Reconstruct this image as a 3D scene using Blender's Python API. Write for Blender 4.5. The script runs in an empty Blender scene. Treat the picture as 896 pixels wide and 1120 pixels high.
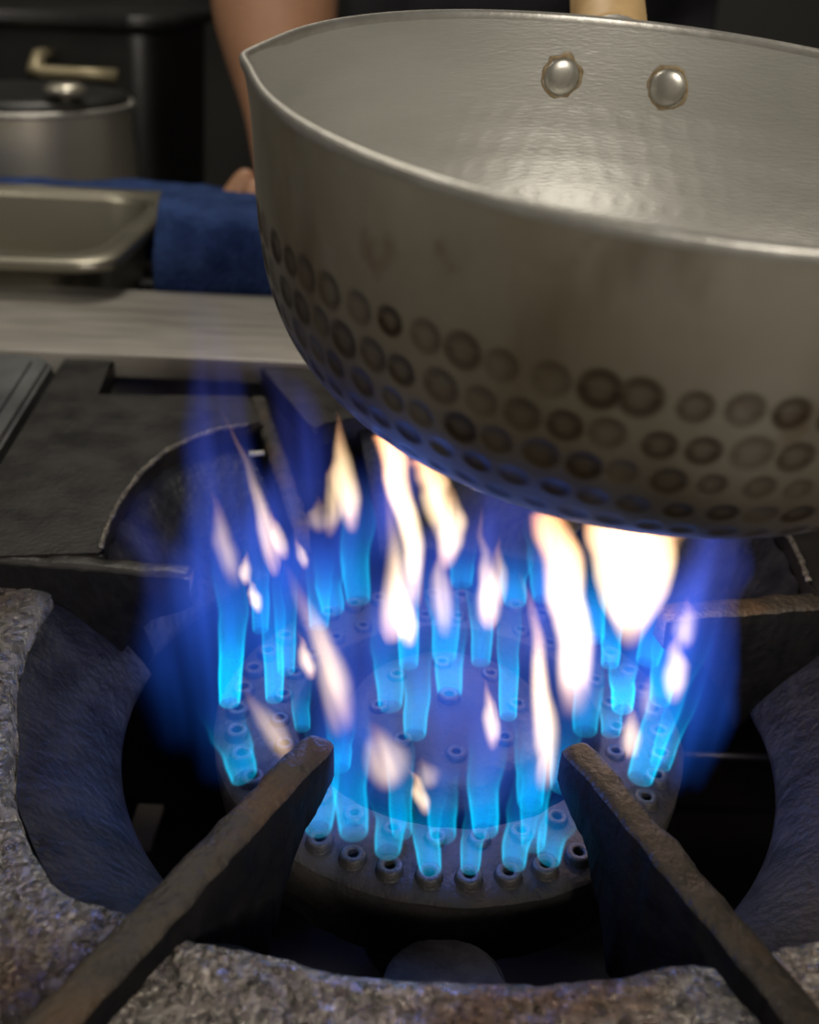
import bpy, bmesh, math, random
from mathutils import Vector, Matrix, noise
random.seed(7)
scene = bpy.context.scene
COL = scene.collection
PI = math.pi

# ------------------------------------------------------------------ camera
FPX = 1100.0
PITCH, ROLL = math.radians(28.582), math.radians(2.684)
CAM = Vector((-.0177, -.2899, .2410))
Fw = Vector((0, math.cos(PITCH), -math.sin(PITCH)))
U0 = Vector((0, math.sin(PITCH), math.cos(PITCH)))
R0 = Vector((1, 0, 0))
Rt = R0*math.cos(ROLL) + U0*math.sin(ROLL)
Up = U0*math.cos(ROLL) - R0*math.sin(ROLL)

def ray(px, py): return Fw + Rt*((px-448)/FPX) - Up*((py-560)/FPX)
def Z(px, py, z):
    d = ray(px, py); return CAM + d*((z-CAM.z)/d.z)
def Y(px, py, y):
    d = ray(px, py); return CAM + d*((y-CAM.y)/d.y)
def depth(p): return (p-CAM).dot(Fw)

cam = bpy.data.cameras.new('camera')
cam.sensor_fit = 'VERTICAL'; cam.sensor_height = 24; cam.sensor_width = 24
cam.lens = FPX/1120*24
cam.clip_start = .01; cam.clip_end = 50
co = bpy.data.objects.new('camera', cam); COL.objects.link(co)
m = Matrix((Rt, Up, -Fw)).transposed().to_4x4(); m.translation = CAM
co.matrix_world = m
cam.dof.use_dof = True; cam.dof.focus_distance = .31; cam.dof.aperture_fstop = 6.5
scene.camera = co

# ------------------------------------------------------------------ materials
def new_mat(name):
    mt = bpy.data.materials.new(name); mt.use_nodes = True
    return mt, mt.node_tree.nodes, mt.node_tree.links

def mat(name, col, rough=.5, metal=0., col2=None, nscale=40, bump=0., bscale=60, rough2=None, stretch=None,
        lo=.35, hi=.65, spec=None, vor=None, col3=None, n3scale=8, detail=6):
    mt, N, L = new_mat(name)
    b = N['Principled BSDF']
    b.inputs['Base Color'].default_value = (*col, 1)
    b.inputs['Roughness'].default_value = rough
    b.inputs['Metallic'].default_value = metal
    if spec is not None: b.inputs['Specular IOR Level'].default_value = spec
    tc = N.new('ShaderNodeTexCoord'); mp = N.new('ShaderNodeMapping')
    L.new(tc.outputs['Object'], mp.inputs['Vector'])
    if stretch: mp.inputs['Scale'].default_value = stretch
    if col2 or rough2 is not None:
        nz = N.new('ShaderNodeTexNoise'); nz.inputs['Scale'].default_value = nscale; nz.inputs['Detail'].default_value = detail
        L.new(mp.outputs[0], nz.inputs['Vector'])
        mr = N.new('ShaderNodeMapRange'); mr.inputs[1].default_value = lo; mr.inputs[2].default_value = hi
        L.new(nz.outputs[0], mr.inputs[0])
        if col2:
            mx = N.new('ShaderNodeMix'); mx.data_type = 'RGBA'
            mx.inputs[6].default_value = (*col, 1); mx.inputs[7].default_value = (*col2, 1)
            L.new(mr.outputs[0], mx.inputs[0]); out = mx.outputs[2]
            if col3:
                n3 = N.new('ShaderNodeTexNoise'); n3.inputs['Scale'].default_value = n3scale; n3.inputs['Detail'].default_value = 4
                L.new(tc.outputs['Object'], n3.inputs['Vector'])
                m3 = N.new('ShaderNodeMapRange'); m3.inputs[1].default_value = .5; m3.inputs[2].default_value = .68
                L.new(n3.outputs[0], m3.inputs[0])
                x3 = N.new('ShaderNodeMix'); x3.data_type = 'RGBA'; x3.inputs[7].default_value = (*col3, 1)
                L.new(m3.outputs[0], x3.inputs[0]); L.new(out, x3.inputs[6]); out = x3.outputs[2]
            L.new(out, b.inputs['Base Color'])
        if rough2 is not None:
            m2 = N.new('ShaderNodeMapRange'); m2.inputs[3].default_value = rough; m2.inputs[4].default_value = rough2
            L.new(mr.outputs[0], m2.inputs[0]); L.new(m2.outputs[0], b.inputs['Roughness'])
    if bump:
        nb = N.new('ShaderNodeTexNoise'); nb.inputs['Scale'].default_value = bscale; nb.inputs['Detail'].default_value = 5
        L.new(mp.outputs[0], nb.inputs['Vector'])
        bp = N.new('ShaderNodeBump'); bp.inputs['Strength'].default_value = 1; bp.inputs['Distance'].default_value = bump
        L.new(nb.outputs[0], bp.inputs['Height']); L.new(bp.outputs[0], b.inputs['Normal'])
        if vor:
            vo = N.new('ShaderNodeTexVoronoi'); vo.inputs['Scale'].default_value = vor[0]
            wn = N.new('ShaderNodeVectorMath'); wn.operation = 'MULTIPLY_ADD'; wn.inputs[1].default_value = (.004,.004,.004)
            L.new(nb.outputs['Color'], wn.inputs[0]); L.new(mp.outputs[0], wn.inputs[2]); L.new(wn.outputs[0], vo.inputs['Vector'])
            b2 = N.new('ShaderNodeBump'); b2.invert = True; b2.inputs['Distance'].default_value = vor[1]
            L.new(vo.outputs['Distance'], b2.inputs['Height']); L.new(bp.outputs[0], b2.inputs['Normal']); L.new(b2.outputs[0], b.inputs['Normal'])
    return mt

M = {}
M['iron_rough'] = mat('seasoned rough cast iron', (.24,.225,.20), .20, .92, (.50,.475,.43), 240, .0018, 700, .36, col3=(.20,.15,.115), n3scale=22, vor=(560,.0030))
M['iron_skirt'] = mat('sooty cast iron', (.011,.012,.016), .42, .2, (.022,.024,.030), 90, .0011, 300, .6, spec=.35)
M['iron_finger_side'] = mat('shaded black iron', (.004,.004,.005), .6, .1, (.008,.007,.007), 120, .0006, 300, .8, spec=.12)  # finger sides near black, their shade put into the colour
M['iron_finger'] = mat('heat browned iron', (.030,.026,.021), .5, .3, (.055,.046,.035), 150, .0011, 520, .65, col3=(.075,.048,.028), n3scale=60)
M['plate'] = mat('greasy black steel', (.008,.0075,.007), .36, .2, (.018,.016,.014), 45, .0002, 500, .5, col3=(.015,.013,.011), n3scale=25)
M['plate_edge'] = mat('worn bright edge', (.34,.32,.28), .35, .8, (.12,.11,.10), 500, .0012, 900)
M['burner'] = mat('grey burner iron', (.014,.0125,.013), .55, .15, (.026,.023,.023), 160, .0006, 420, .7, col3=(.032,.021,.016), n3scale=45)
M['burner_dark'] = mat('sooty burner body', (.010,.009,.009), .7, .2, (.022,.018,.016), 80, .0009, 260, .85)
M['nozzle'] = mat('burner nozzle metal', (.045,.042,.043), .5, .3, (.028,.026,.026), 300, .0003, 800)
M['hole'] = mat('soot', (.004,.004,.004), .95)  # painted dark inside the shallow nozzle bores, standing for deep shade
M['dark'] = mat('dark range interior', (.012,.012,.013), .7, 0, (.02,.019,.018), 30, .0005, 100)
M['steel'] = mat('brushed stainless steel', (.30,.28,.25), .38, .35, (.34,.32,.285), 20, .00002, 500, .48, stretch=(1,5,5))
M['steel_plate'] = mat('greyed stainless steel', (.13,.135,.14), .36, .85, (.18,.185,.185), 18, .0001, 300, .5)
M['steel_food'] = mat('satin stainless steel', (.33,.31,.245), .33, .92, (.27,.25,.20), 14, .00005, 200, .42)
M['pot'] = mat('polished pot steel', (.66,.62,.52), .32, .85, (.55,.50,.41), 9, .0001, 50)
M['towel'] = mat('blue terry cloth', (.022,.045,.14), .95, 0, (.045,.085,.24), 60, .006, 330, spec=.1)
M['wood'] = mat('pale wooden handle', (.62,.42,.20), .5, 0, (.50,.32,.14), 60, .0001, 300, stretch=(1,1,.1))
M['skin'] = mat('skin', (.36,.185,.10), .55, 0, (.31,.155,.085), 25, .0003, 220)
M['cloth_black'] = mat('black cloth', (.012,.012,.014), .85, 0, (.02,.02,.022), 20, .002, 60, spec=.2)
M['hair'] = mat('black hair', (.01,.009,.008), .5)
M['wall'] = mat('dark kitchen wall', (.02,.019,.017), .6, 0, (.03,.028,.025), 4)
M['floor'] = mat('dark floor tile', (.06,.058,.055), .5, 0, (.045,.045,.045), 6)
M['black_gear'] = mat('black equipment', (.008,.008,.008), .42, 0, (.022,.021,.019), 6, .0004, 60)
M['brass'] = mat('dull brass', (.34,.29,.18), .45, .6)
M['crumb'] = mat('pale crumb', (.55,.55,.52), .7)
M['beige'] = mat('beige panel', (.38,.33,.26), .7)
M['eye'] = mat('eye white', (.7,.68,.64), .3)

# ------------------------------------------------------------------ helpers
def link(name, me, m=None, parent=None):
    o = bpy.data.objects.new(name, me); COL.objects.link(o)
    if m is not None and me is not None:
        for x in (m if isinstance(m, (list, tuple)) else [m]): me.materials.append(x)
    if parent is not None: o.parent = parent
    return o
def tag(o, label=None, cat=None, group=None, kind=None):
    if label: o['label'] = label
    if cat: o['category'] = cat
    if group: o['group'] = group
    if kind: o['kind'] = kind
    return o
def empty(name, loc=(0,0,0)):
    o = bpy.data.objects.new(name, None); COL.objects.link(o); o.location = loc; o.empty_display_size = .02
    bpy.context.view_layer.update()
    return o
def from_bm(name, bm, m, parent=None, smooth=True, angle=None):
    bmesh.ops.recalc_face_normals(bm, faces=bm.faces[:])
    me = bpy.data.meshes.new(name); bm.to_mesh(me); bm.free()
    if smooth:
        for p in me.polygons: p.use_smooth = True
        if angle: me.set_sharp_from_angle(angle=math.radians(angle))
    o = link(name, me, m)
    if parent is not None:
        o.parent = parent; o.matrix_parent_inverse = Matrix.Translation(parent.location).inverted() if parent.type == 'EMPTY' else parent.matrix_world.inverted()
    return o
def bevel(bm, w, seg=2):
    bmesh.ops.bevel(bm, geom=bm.edges[:], offset=w, segments=seg, profile=.5, affect='EDGES', clamp_overlap=True)
def box(bm, c, s, rot=None):
    mx = Matrix.Translation(c) @ (rot.to_4x4() if rot else Matrix.Identity(4)) @ Matrix.Diagonal((*s, 1))
    return bmesh.ops.create_cube(bm, size=1, matrix=mx)['verts']
def prism(bm, pts, z0, z1):
    """outline (list of x,y) extruded from z0 to z1"""
    lo = [bm.verts.new((p[0], p[1], z0)) for p in pts]; hi = [bm.verts.new((p[0], p[1], z1)) for p in pts]
    n = len(pts)
    bm.faces.new(hi); bm.faces.new(lo[::-1])
    for i in range(n): bm.faces.new((lo[i], lo[(i+1) % n], hi[(i+1) % n], hi[i]))
    return lo, hi
def lathe(bm, prof, n=64, c=(0,0,0), close=False, mats=None):
    rings = []
    for r, z in prof:
        if r < 1e-6: rings.append([bm.verts.new((c[0], c[1], c[2]+z))])
        else: rings.append([bm.verts.new((c[0]+r*math.cos(2*PI*i/n), c[1]+r*math.sin(2*PI*i/n), c[2]+z)) for i in range(n)])
    prs = list(zip(rings[:-1], rings[1:]))
    if close: prs.append((rings[-1], rings[0]))
    for k, (a, b) in enumerate(prs):
        for i in range(n):
            j = (i+1) % n
            if len(a) == 1 and len(b) == 1: continue
            if len(a) == 1: f = bm.faces.new((a[0], b[i], b[j]))
            elif len(b) == 1: f = bm.faces.new((a[i], a[j], b[0]))
            else: f = bm.faces.new((a[i], a[j], b[j], b[i]))
            if mats: f.material_index = mats[k]
def tube(bm, pts, rad, n=12):
    pts = [Vector(p) for p in pts]; rings = []
    for i, p in enumerate(pts):
        d = (pts[min(i+1, len(pts)-1)] - pts[max(i-1, 0)]).normalized()
        a = d.orthogonal().normalized() if i == 0 else (pa - d*pa.dot(d)).normalized()
        pa = a; b = d.cross(a); r = rad[i] if isinstance(rad, (list, tuple)) else rad
        rings.append([bm.verts.new(p + a*r*math.cos(2*PI*k/n) + b*r*math.sin(2*PI*k/n)) for k in range(n)])
    for a, b in zip(rings[:-1], rings[1:]):
        for k in range(n): bm.faces.new((a[k], a[(k+1) % n], b[(k+1) % n], b[k]))
    bm.faces.new(rings[0][::-1]); bm.faces.new(rings[-1])
def fbm(p, s, o=4):
    return noise.fractal(Vector(p)*s, .8, 2.1, o)
def roughen(bm, amp, s, zonly=False, seed=0):
    for v in bm.verts:
        n = noise.noise_vector(v.co*s + Vector((seed,)*3)) + .5*noise.noise_vector(v.co*s*2.7 + Vector((seed,)*3))
        if zonly: v.co.z += n.z*amp
        else: v.co += n*amp
def lerp_table(tab, a):
    if a <= tab[0][0]: return tab[0][1]
    for (a0, r0), (a1, r1) in zip(tab[:-1], tab[1:]):
        if a <= a1:
            t = (a-a0)/(a1-a0); t = t*t*(3-2*t); return r0+(r1-r0)*t
    return tab[-1][1]

# ------------------------------------------------------------------ the room
FLOORZ = -.86
def slab(name, x0, x1, y0, y1, z0, z1, m):
    bm = bmesh.new(); box(bm, ((x0+x1)/2, (y0+y1)/2, (z0+z1)/2), (x1-x0, y1-y0, z1-z0))
    o = from_bm(name, bm, m, smooth=False); o['kind'] = 'structure'; return o
slab('floor', -4, 4, -1.8, 2.6, FLOORZ-.05, FLOORZ, M['floor'])
slab('wall_back', -4, 4, 2.2, 2.3, FLOORZ, 1.9, M['wall'])

# back worktop (behind the range)
WT = 0.0
bm = bmesh.new(); box(bm, (0, .632, WT-.02), (1.7, .51, .04)); bevel(bm, .004)
tag(from_bm('worktop', bm, M['steel_plate'], angle=40), 'dark steel worktop carrying the towel and pot behind the range', 'worktop')

# ------------------------------------------------------------------ range body
rng = empty('gas_range', (0, 0, FLOORZ))
tag(rng, 'commercial gas range with black steel top around the lit burner', 'stove')
bm = bmesh.new()
XR, Y0, Y1 = .42, -.30, .355
for c, s in (((-XR, .03, (FLOORZ+.02)/2), (.012, Y1-Y0, .02-FLOORZ)), ((XR, .03, (FLOORZ+.02)/2), (.012, Y1-Y0, .02-FLOORZ)),
             ((0, Y0, (FLOORZ+.02)/2), (2*XR, .012, .02-FLOORZ)), ((0, Y1, (FLOORZ+.0)/2), (2*XR, .012, .0-FLOORZ))):
    box(bm, c, s)
from_bm('body', bm, M['steel'], rng, smooth=False)
bm = bmesh.new(); box(bm, (0, .03, -.16), (2*XR-.03, Y1-Y0-.03, .006))
from_bm('drip_tray', bm, M['dark'], rng, smooth=False)

# black top plate, left piece and right piece, with their lipped opening
ZP = .045
arcpx = [(110,600),(118,575),(130,550),(152,520),(180,495),(210,480),(240,470),(275,465)]
arcw = [Z(x, y, ZP) for x, y in arcpx]
def plate_piece(outline, name='top_plate'):
    bm = bmesh.new(); prism(bm, outline, ZP-.012, ZP)
    es = [e for e in bm.edges if all(v.co.z > ZP-.001 for v in e.verts)]
    bmesh.ops.bevel(bm, geom=es, offset=.0012, segments=2, affect='EDGES')
    return from_bm(name, bm, M['plate'], rng, angle=35)
pz = lambda x, y: (Z(x, y, ZP).x, Z(x, y, ZP).y)
seam_a, seam_b = pz(70, 391), pz(2, 505)
sd = Vector((seam_b[0]-seam_a[0], seam_b[1]-seam_a[1])).normalized()
seam_c = (seam_b[0]+sd.x*.07, seam_b[1]+sd.y*.07)
YB = seam_a[1]
left = [seam_a, (pz(122,397)[0], YB), pz(104,432), pz(180,432), pz(272,432), pz(288,462)]
left += [(p.x, p.y) for p in arcw[::-1]]
left += [pz(112,606), (seam_c[0], pz(0,615)[1])]
plate_piece(left)
slot_r = [pz(286,400), pz(301,420), pz(318,440), pz(336,462), pz(345,472), pz(353,462)]
right = [(pz(286,400)[0], YB)] + slot_r[1:]
mir = [(-p.x, p.y) for p in arcw]
right += [(-.04,.17), (0,.172), (.05,.172)] + mir[::-1] + [(.133,.024), (.40,.024), (.40, YB)]
plate_piece(right)
# worn rim along the opening
for pts in (arcw, [Vector((x, y, ZP)) for x, y in mir]):
    bm = bmesh.new(); tp = []
    for a, b in zip(pts[:-1], pts[1:]):
        for k in range(10): tp.append(a.lerp(b, k/10))
    tube(bm, [p + Vector((0,0,.0004)) for p in tp], [.0011+.0005*noise.noise(p*300) for p in tp], 8)
    roughen(bm, .0004, 700)
    from_bm('opening_rim', bm, M['plate_edge'], rng)['label'] = 'shiny worn rim of the opening'
# dark well beneath the slot
bm = bmesh.new(); prism(bm, [(-.24,.20),(-.02,.05),(.3,.20),(.3,.245),(-.24,.245)], -.06, -.03)
from_bm('slot_liner', bm, M['dark'], rng, smooth=False)
# deep bar and panel seen through the openings
bm = bmesh.new(); a = Z(735,825,-.09); b = Z(900,831,-.09); tube(bm, [a, b], .0018, 8)
from_bm('tray_bar', bm, M['steel_plate'], rng)
bm = bmesh.new(); c = Z(158,905,-.13); box(bm, c+Vector((0,-.000,0)), (.013,.028,.004)); bevel(bm, .001)
from_bm('valve_tag', bm, M['beige'], rng)['label'] = 'small pale beige piece deep inside'

# steel plate to the left
bm = bmesh.new()
q = Vector(seam_a) + Vector((-.004, .0)); q2 = q + Vector(sd)*.24
cor = .012
out = [(q.x-cor, q.y-.002), (q.x-cor*.3, q.y-.002-cor*.25), (q.x+sd.x*cor, q.y+sd.y*cor), (q2.x, q2.y), (-.40, q2.y), (-.40, q.y-.002)]
prism(bm, out, ZP-.01, ZP+.002)
es = [e for e in bm.edges if all(v.co.z > ZP for v in e.verts)]
bmesh.ops.bevel(bm, geom=es, offset=.0022, segments=3, affect='EDGES')
# a shallow raised border inside the edge
f = max((f for f in bm.faces if f.normal.z > .9), key=lambda f: f.calc_area(), default=None)
bm.faces.ensure_lookup_table(); bm.normal_update()
f = max((f for f in bm.faces if abs(f.normal.z) > .9 and f.calc_center_median().z > ZP), key=lambda f: f.calc_area())
r = bmesh.ops.inset_region(bm, faces=[f], thickness=.007, depth=0)
r = bmesh.ops.inset_region(bm, faces=[f], thickness=.0012, depth=-.0012)
tag(from_bm('steel_plate', bm, M['steel_plate'], angle=40), 'grey stainless cover plate left of the black range top', 'plate')

# steel shelf strip along the back
bm = bmesh.new(); ys0, ys1 = YB+.001, .349
box(bm, (0, (ys0+ys1)/2, ZP-.004), (.86, ys1-ys0, .014)); bevel(bm, .0016, 3)
tag(from_bm('steel_ledge', bm, M['steel'], angle=40), 'brushed stainless ledge running behind the black range top', 'ledge')

# ------------------------------------------------------------------ trivet
triv = empty('pan_support', (0, 0, -.005))
tag(triv, 'heavy rough cast iron pan support with pointed fingers around the burner', 'pan support')
ZL = .033
fr = [(-190,.149),(-170,.147),(-158,.1455),(-145,.150),(-133,.152),(-120,.143),(-109,.1375),(-90,.1345),(-70,.1365),(-60,.143),(-47,.152),(-35,.150),(-22,.1455),(0,.149),(10,.149)]
bk = []
for p in [(-p.x, p.y) for p in arcw]: bk.append((math.degrees(math.atan2(p[1], p[0])), math.hypot(*p)))
bk = sorted(bk)
bk = [(13,.135)] + bk[1:] + [(75,.174),(90,.172),(105,.174)] + sorted((180-a, r) for a, r in bk[1:]) + [(167,.135)]
# front ring casting: polar grid out to a square
bm = bmesh.new(); NA, NR = 300, 80
grid = []
A0, A1 = -187, 7
for i in range(NA+1):
    a = A0 + (A1-A0)*i/NA; ar = math.radians(a); r0 = lerp_table(fr, a)
    c, s = math.cos(ar), math.sin(ar)
    rmax = min(.405/max(abs(c), 1e-3), (.285/max(-s, 1e-3)) if s < 0 else .41)
    row = []
    for j in range(NR+1):
        t = (j/NR)**1.25; r = r0 + (rmax-r0)*t
        dz = -.0022*math.exp(-(r-r0)/.0016) if j else -.006
        p = Vector((r*c, r*s, ZL+dz))
        amp = 1-math.exp(-(r-r0)/.008)
        p.z += .0011*fbm(p, 130, 4)*amp + .0006*fbm(p, 420, 2) + .0012*noise.noise(p*28)*amp
        p.x += .0006*noise.noise(p*170); p.y += .0006*noise.noise(p*170+Vector((5,5,5)))
        row.append(bm.verts.new(p))
    lowo = bm.verts.new((r0*c, r0*s, ZL-.014)); row.insert(0, lowo)
    grid.append(row)
for i in range(NA):
    for j in range(NR+1): bm.faces.new((grid[i][j], grid[i+1][j], grid[i+1][j+1], grid[i][j+1]))
from_bm('front_casting', bm, M['iron_rough'], triv)['label'] = 'rough glinting grey brown casting'
# inner sloping wall, split at the slot where the rear left finger sits
def skirt(a0, a1, tab, zt, zb, rb, n):
    bm = bmesh.new(); g = []
    for i in range(n+1):
        a = a0+(a1-a0)*i/n; ar = math.radians(a); r0 = lerp_table(tab, a)-.0006
        row = []
        for j in range(25):
            t = j/24; r = r0+(rb-r0)*(1-(1-t)**1.25); z = zt-.004+(zb-zt+.004)*t**1.1
            p = Vector((r*math.cos(ar), r*math.sin(ar), z)); k = math.sin(PI*min(1, t*1.02))**.5
            p += Vector((math.cos(ar), math.sin(ar), 1)).normalized()*(.0016*fbm(p, 95, 4)*k)
            row.append(bm.verts.new(p))
        p = Vector(row[-1].co); row.append(bm.verts.new((p.x*1.03, p.y*1.03, p.z-.006)))
        g.append(row)
    for i in range(n):
        for j in range(25): bm.faces.new((g[i][j], g[i+1][j], g[i+1][j+1], g[i][j+1]))
    return from_bm('inner_wall', bm, M['iron_skirt'], triv)
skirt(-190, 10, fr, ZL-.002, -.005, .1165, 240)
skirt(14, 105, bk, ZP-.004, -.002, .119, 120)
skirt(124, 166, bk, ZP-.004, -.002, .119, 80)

# fingers
def finger(tip, out, w, zt, slim=1.0, drop=(.0,.013)):
    tip = Vector((*tip, 0)); out = Vector((*out, 0)); d = (out-tip); L = d.length; d.normalize(); s = Vector((-d.y, d.x, 0))
    prof = [(0, zt-.0015), (.0, zt-drop[1]), (.008, zt-.017), (.016, zt-.021), (.024, zt-.030), (.031, zt-.042), (.036, -.012), (L*.75, -.012), (L, ZL-.006), (L, zt)]
    topn = 26
    def outline(k):
        return [(min(a, L), z) for a, z in prof]
    bm = bmesh.new()
    # slices along the length, each a rounded box between the lower profile and the top
    low = prof[1:-1]
    def zlow(x):
        for (x0, z0), (x1, z1) in zip(low[:-1], low[1:]):
            if x <= x1: return z0+(z1-z0)*(x-x0)/max(1e-6, x1-x0)
        return low[-1][1]
    N = 90; rings = []
    for i in range(N+1):
        x = L*i/N; e = min(1, (x+.0012)/.005); e = math.sqrt(max(0, 1-(1-e)**2))
        hw = w/2*(.72+.28*e)*(1+.12*min(1, x/L)); zt2 = zt-.002*(1-e); zb = zlow(x)
        c = .0012; pts = []
        H = [(-hw, zb), (-hw, (zb+zt2)/2), (-hw, zt2-c), (-hw+c, zt2), (-hw*.4, zt2+.0003), (hw*.4, zt2+.0003), (hw-c, zt2), (hw, zt2-c), (hw, (zb+zt2)/2), (hw, zb)]
        rr = []
        for a, z in H:
            p = tip + d*x + s*a + Vector((0,0,z))
            p += (noise.noise_vector(p*130)*.0007 + noise.noise_vector(p*400)*.0003)
            rr.append(bm.verts.new(p))
        rings.append(rr)
    for a, b in zip(rings[:-1], rings[1:]):
        for k in range(len(a)):
            f = bm.faces.new((a[k], a[(k+1) % len(a)], b[(k+1) % len(a)], b[k]))
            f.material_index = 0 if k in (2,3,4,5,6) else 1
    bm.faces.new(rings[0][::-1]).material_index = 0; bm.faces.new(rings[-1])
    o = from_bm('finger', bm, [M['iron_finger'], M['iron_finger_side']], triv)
    return o
ZF = .0425
def xy(px, py, z): p = Z(px, py, z); return (p.x, p.y)
tFL, oFL = xy(351, 806, ZF), xy(50, 1122, ZF)
tFR, oFR = xy(629, 812, ZF), xy(880, 1109, ZF)
def ext(t, o, k): return (t[0]+(o[0]-t[0])*k, t[1]+(o[1]-t[1])*k)
finger(tFL, ext(tFL, oFL, 1.5), .0102, ZF)
finger(tFR, ext(tFR, oFR, 1.4), .0093, ZF)
finger(xy(726, 668, ZF), ext(xy(726,668,ZF), xy(896,655,ZF), 1.6), .0100, ZF)
lt = xy(222, 640, ZP)
lf = finger((lt[0]-.006, lt[1]+.011), (-.30, .0335), .0090, ZP-.001)
lf.data.materials[0] = M['plate']
finger(xy(330, 575, ZF), xy(282, 434, ZF), .0075, ZF)
finger((.046, .068), (.10, .19), .0100, ZF)

# ------------------------------------------------------------------ burner
bur = empty('ring_burner', (0, 0, -.12))
tag(bur, 'round cast iron ring burner with studs of gas nozzles, lit', 'burner')
R1, R2 = .0768, .0615
bm = bmesh.new()
prof = [(.0555,-.018), (.0555,-.0012), (.0565,0), (.066,.0002), (.0785,0), (.0835,-.001), (.0850,-.0026)]
lathe(bm, prof, 240)
for v in bm.verts:
    if v.co.z > -.008: v.co += noise.noise_vector(v.co*160)*.0004
from_bm('outer_ring', bm, M['burner'], bur)
bm = bmesh.new()
lathe(bm, [(.0560,-.016), (.0560,-.006), (.0845,-.0035), (.0848,-.010), (.0838,-.020), (.082,-.023), (.080,-.034), (.070,-.045), (.05,-.05), (.052,-.03), (.0560,-.016)], 160); roughen(bm, .0006, 120)
from_bm('ring_body', bm, M['burner_dark'], bur)
bm = bmesh.new()
lathe(bm, [(0,.004), (.012,.0038), (.030,.0026), (.0355,.001), (.0372,-.002), (.0370,-.016), (.030,-.03), (0,-.032)], 120)
for v in bm.verts: v.co += noise.noise_vector(v.co*160)*.0003
from_bm('centre_disc', bm, M['burner'], bur)
bm = bmesh.new()
lathe(bm, [(0,-.03), (.02,-.03), (.022,-.06), (.03,-.118), (.0,-.119)], 60)
for a in (20, 140, 260):
    p = Vector((math.cos(math.radians(a)), math.sin(math.radians(a)), 0))
    tube(bm, [p*.015+Vector((0,0,-.045)), p*.04+Vector((0,0,-.047)), p*.062+Vector((0,0,-.042))], .007, 10)
from_bm('gas_pipe', bm, M['burner_dark'], bur)
bm = bmesh.new()
pl = [(-.0190,-.128)] + [(.0180*math.cos(t)-.001, -.0985+.0165*math.sin(t)) for t in [PI-PI*k/16 for k in range(17)]] + [(.0170,-.128)]
prism(bm, pl, -.024, -.018)
for x in (-.004, .005): 
    lathe(bm, [(0,.0), (.0016,0), (.0019,-.0006)], 12, (x, -.106, -.0172))
bmesh.ops.bevel(bm, geom=[e for e in bm.edges if e.calc_length() < .03 and all(v.co.z > -.0185 and v.co.z < -.0179 for v in e.verts)], offset=.0015, segments=2, affect='EDGES')
o = from_bm('mounting_lug', bm, mat('greyish lug iron', (.12,.115,.13), .5, .2, (.08,.075,.09), 200, .0004, 400), bur, angle=40); o['label'] = 'rounded grey lug below the front of the ring'
bm = bmesh.new(); box(bm, (0,-.090,-.030), (.022,.03,.014)); bevel(bm,.002)
from_bm('lug_bracket', bm, M['burner_dark'], bur)

def nozzle_mesh(ro, rh, h):
    bm = bmesh.new()
    lathe(bm, [(ro*1.12, -.0004), (ro, .0006), (ro*.96, h*.8), (ro*.82, h), (rh*1.35, h), (rh, h-.0004), (rh, .0003), (0, .0003)], 20, mats=[0,0,0,0,0,1,1])
    me = bpy.data.meshes.new('nozzle'); bmesh.ops.recalc_face_normals(bm, faces=bm.faces[:]); bm.to_mesh(me); bm.free()
    for p in me.polygons: p.use_smooth = True
    me.materials.append(M['nozzle']); me.materials.append(M['hole'])
    return me
nm = nozzle_mesh(.0042, .0016, .0026); nm2 = nozzle_mesh(.0036, .0014, .0020)
def put_nozzle(me, x, y, z):
    o = bpy.data.objects.new('nozzle', me); COL.objects.link(o); o.parent = bur
    o.matrix_parent_inverse = Matrix.Translation(bur.location).inverted(); o.location = (x, y, z)
a0 = math.degrees(math.atan2(Z(514,962,.002).y, Z(514,962,.002).x))
for k in range(40):
    a = math.radians(a0 + 9*k); put_nozzle(nm, R1*math.cos(a), R1*math.sin(a), 0)
for k in range(28):
    a = math.radians(a0 + 4.5 + 360/28*k); put_nozzle(nm2, R2*math.cos(a), R2*math.sin(a), 0)
put_nozzle(nm, 0, .0035, .0036)
for k in range(8):
    a = math.radians(-85+45*k); put_nozzle(nm2, .0255*math.cos(a), .0255*math.sin(a), .0026)

# ------------------------------------------------------------------ hammered pan
PC = Vector((0.047, -0.006, 0.2134)); RP = .11
PU = Vector((.99877629, .00595062, -.04909703)); PV = Vector((0, .99273507, .12032077)); PN = Vector((.04945633, -.12017353, .99152024))
HH, PE, RB, TP = .0902, 4.3548, .4213, .0244
def prad(t): return RP*(1-TP*t)*(RB+(1-RB)*math.sqrt(max(0, 1-t**PE)))
pan = empty('saucepan', PC - PN*HH)
tag(pan, 'hammered aluminium saucepan held tilted above the burner flames', 'saucepan')
rows = [(.36, 0, .0041), (.47, .5, .0041), (.573, 0, .0036), (.672, .5, .0034), (.765, 0, .0031), (.85, .5, .0029)]
DA = 5.0
rd = random.Random(3)
dim = {}
for ri in range(len(rows)):
    for k in range(72):
        dim[(ri, k)] = (rd.uniform(.85, 1.15), rd.uniform(-.5, .5)*.0010, rd.uniform(-.6, .6), rd.uniform(.45, 1))
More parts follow.
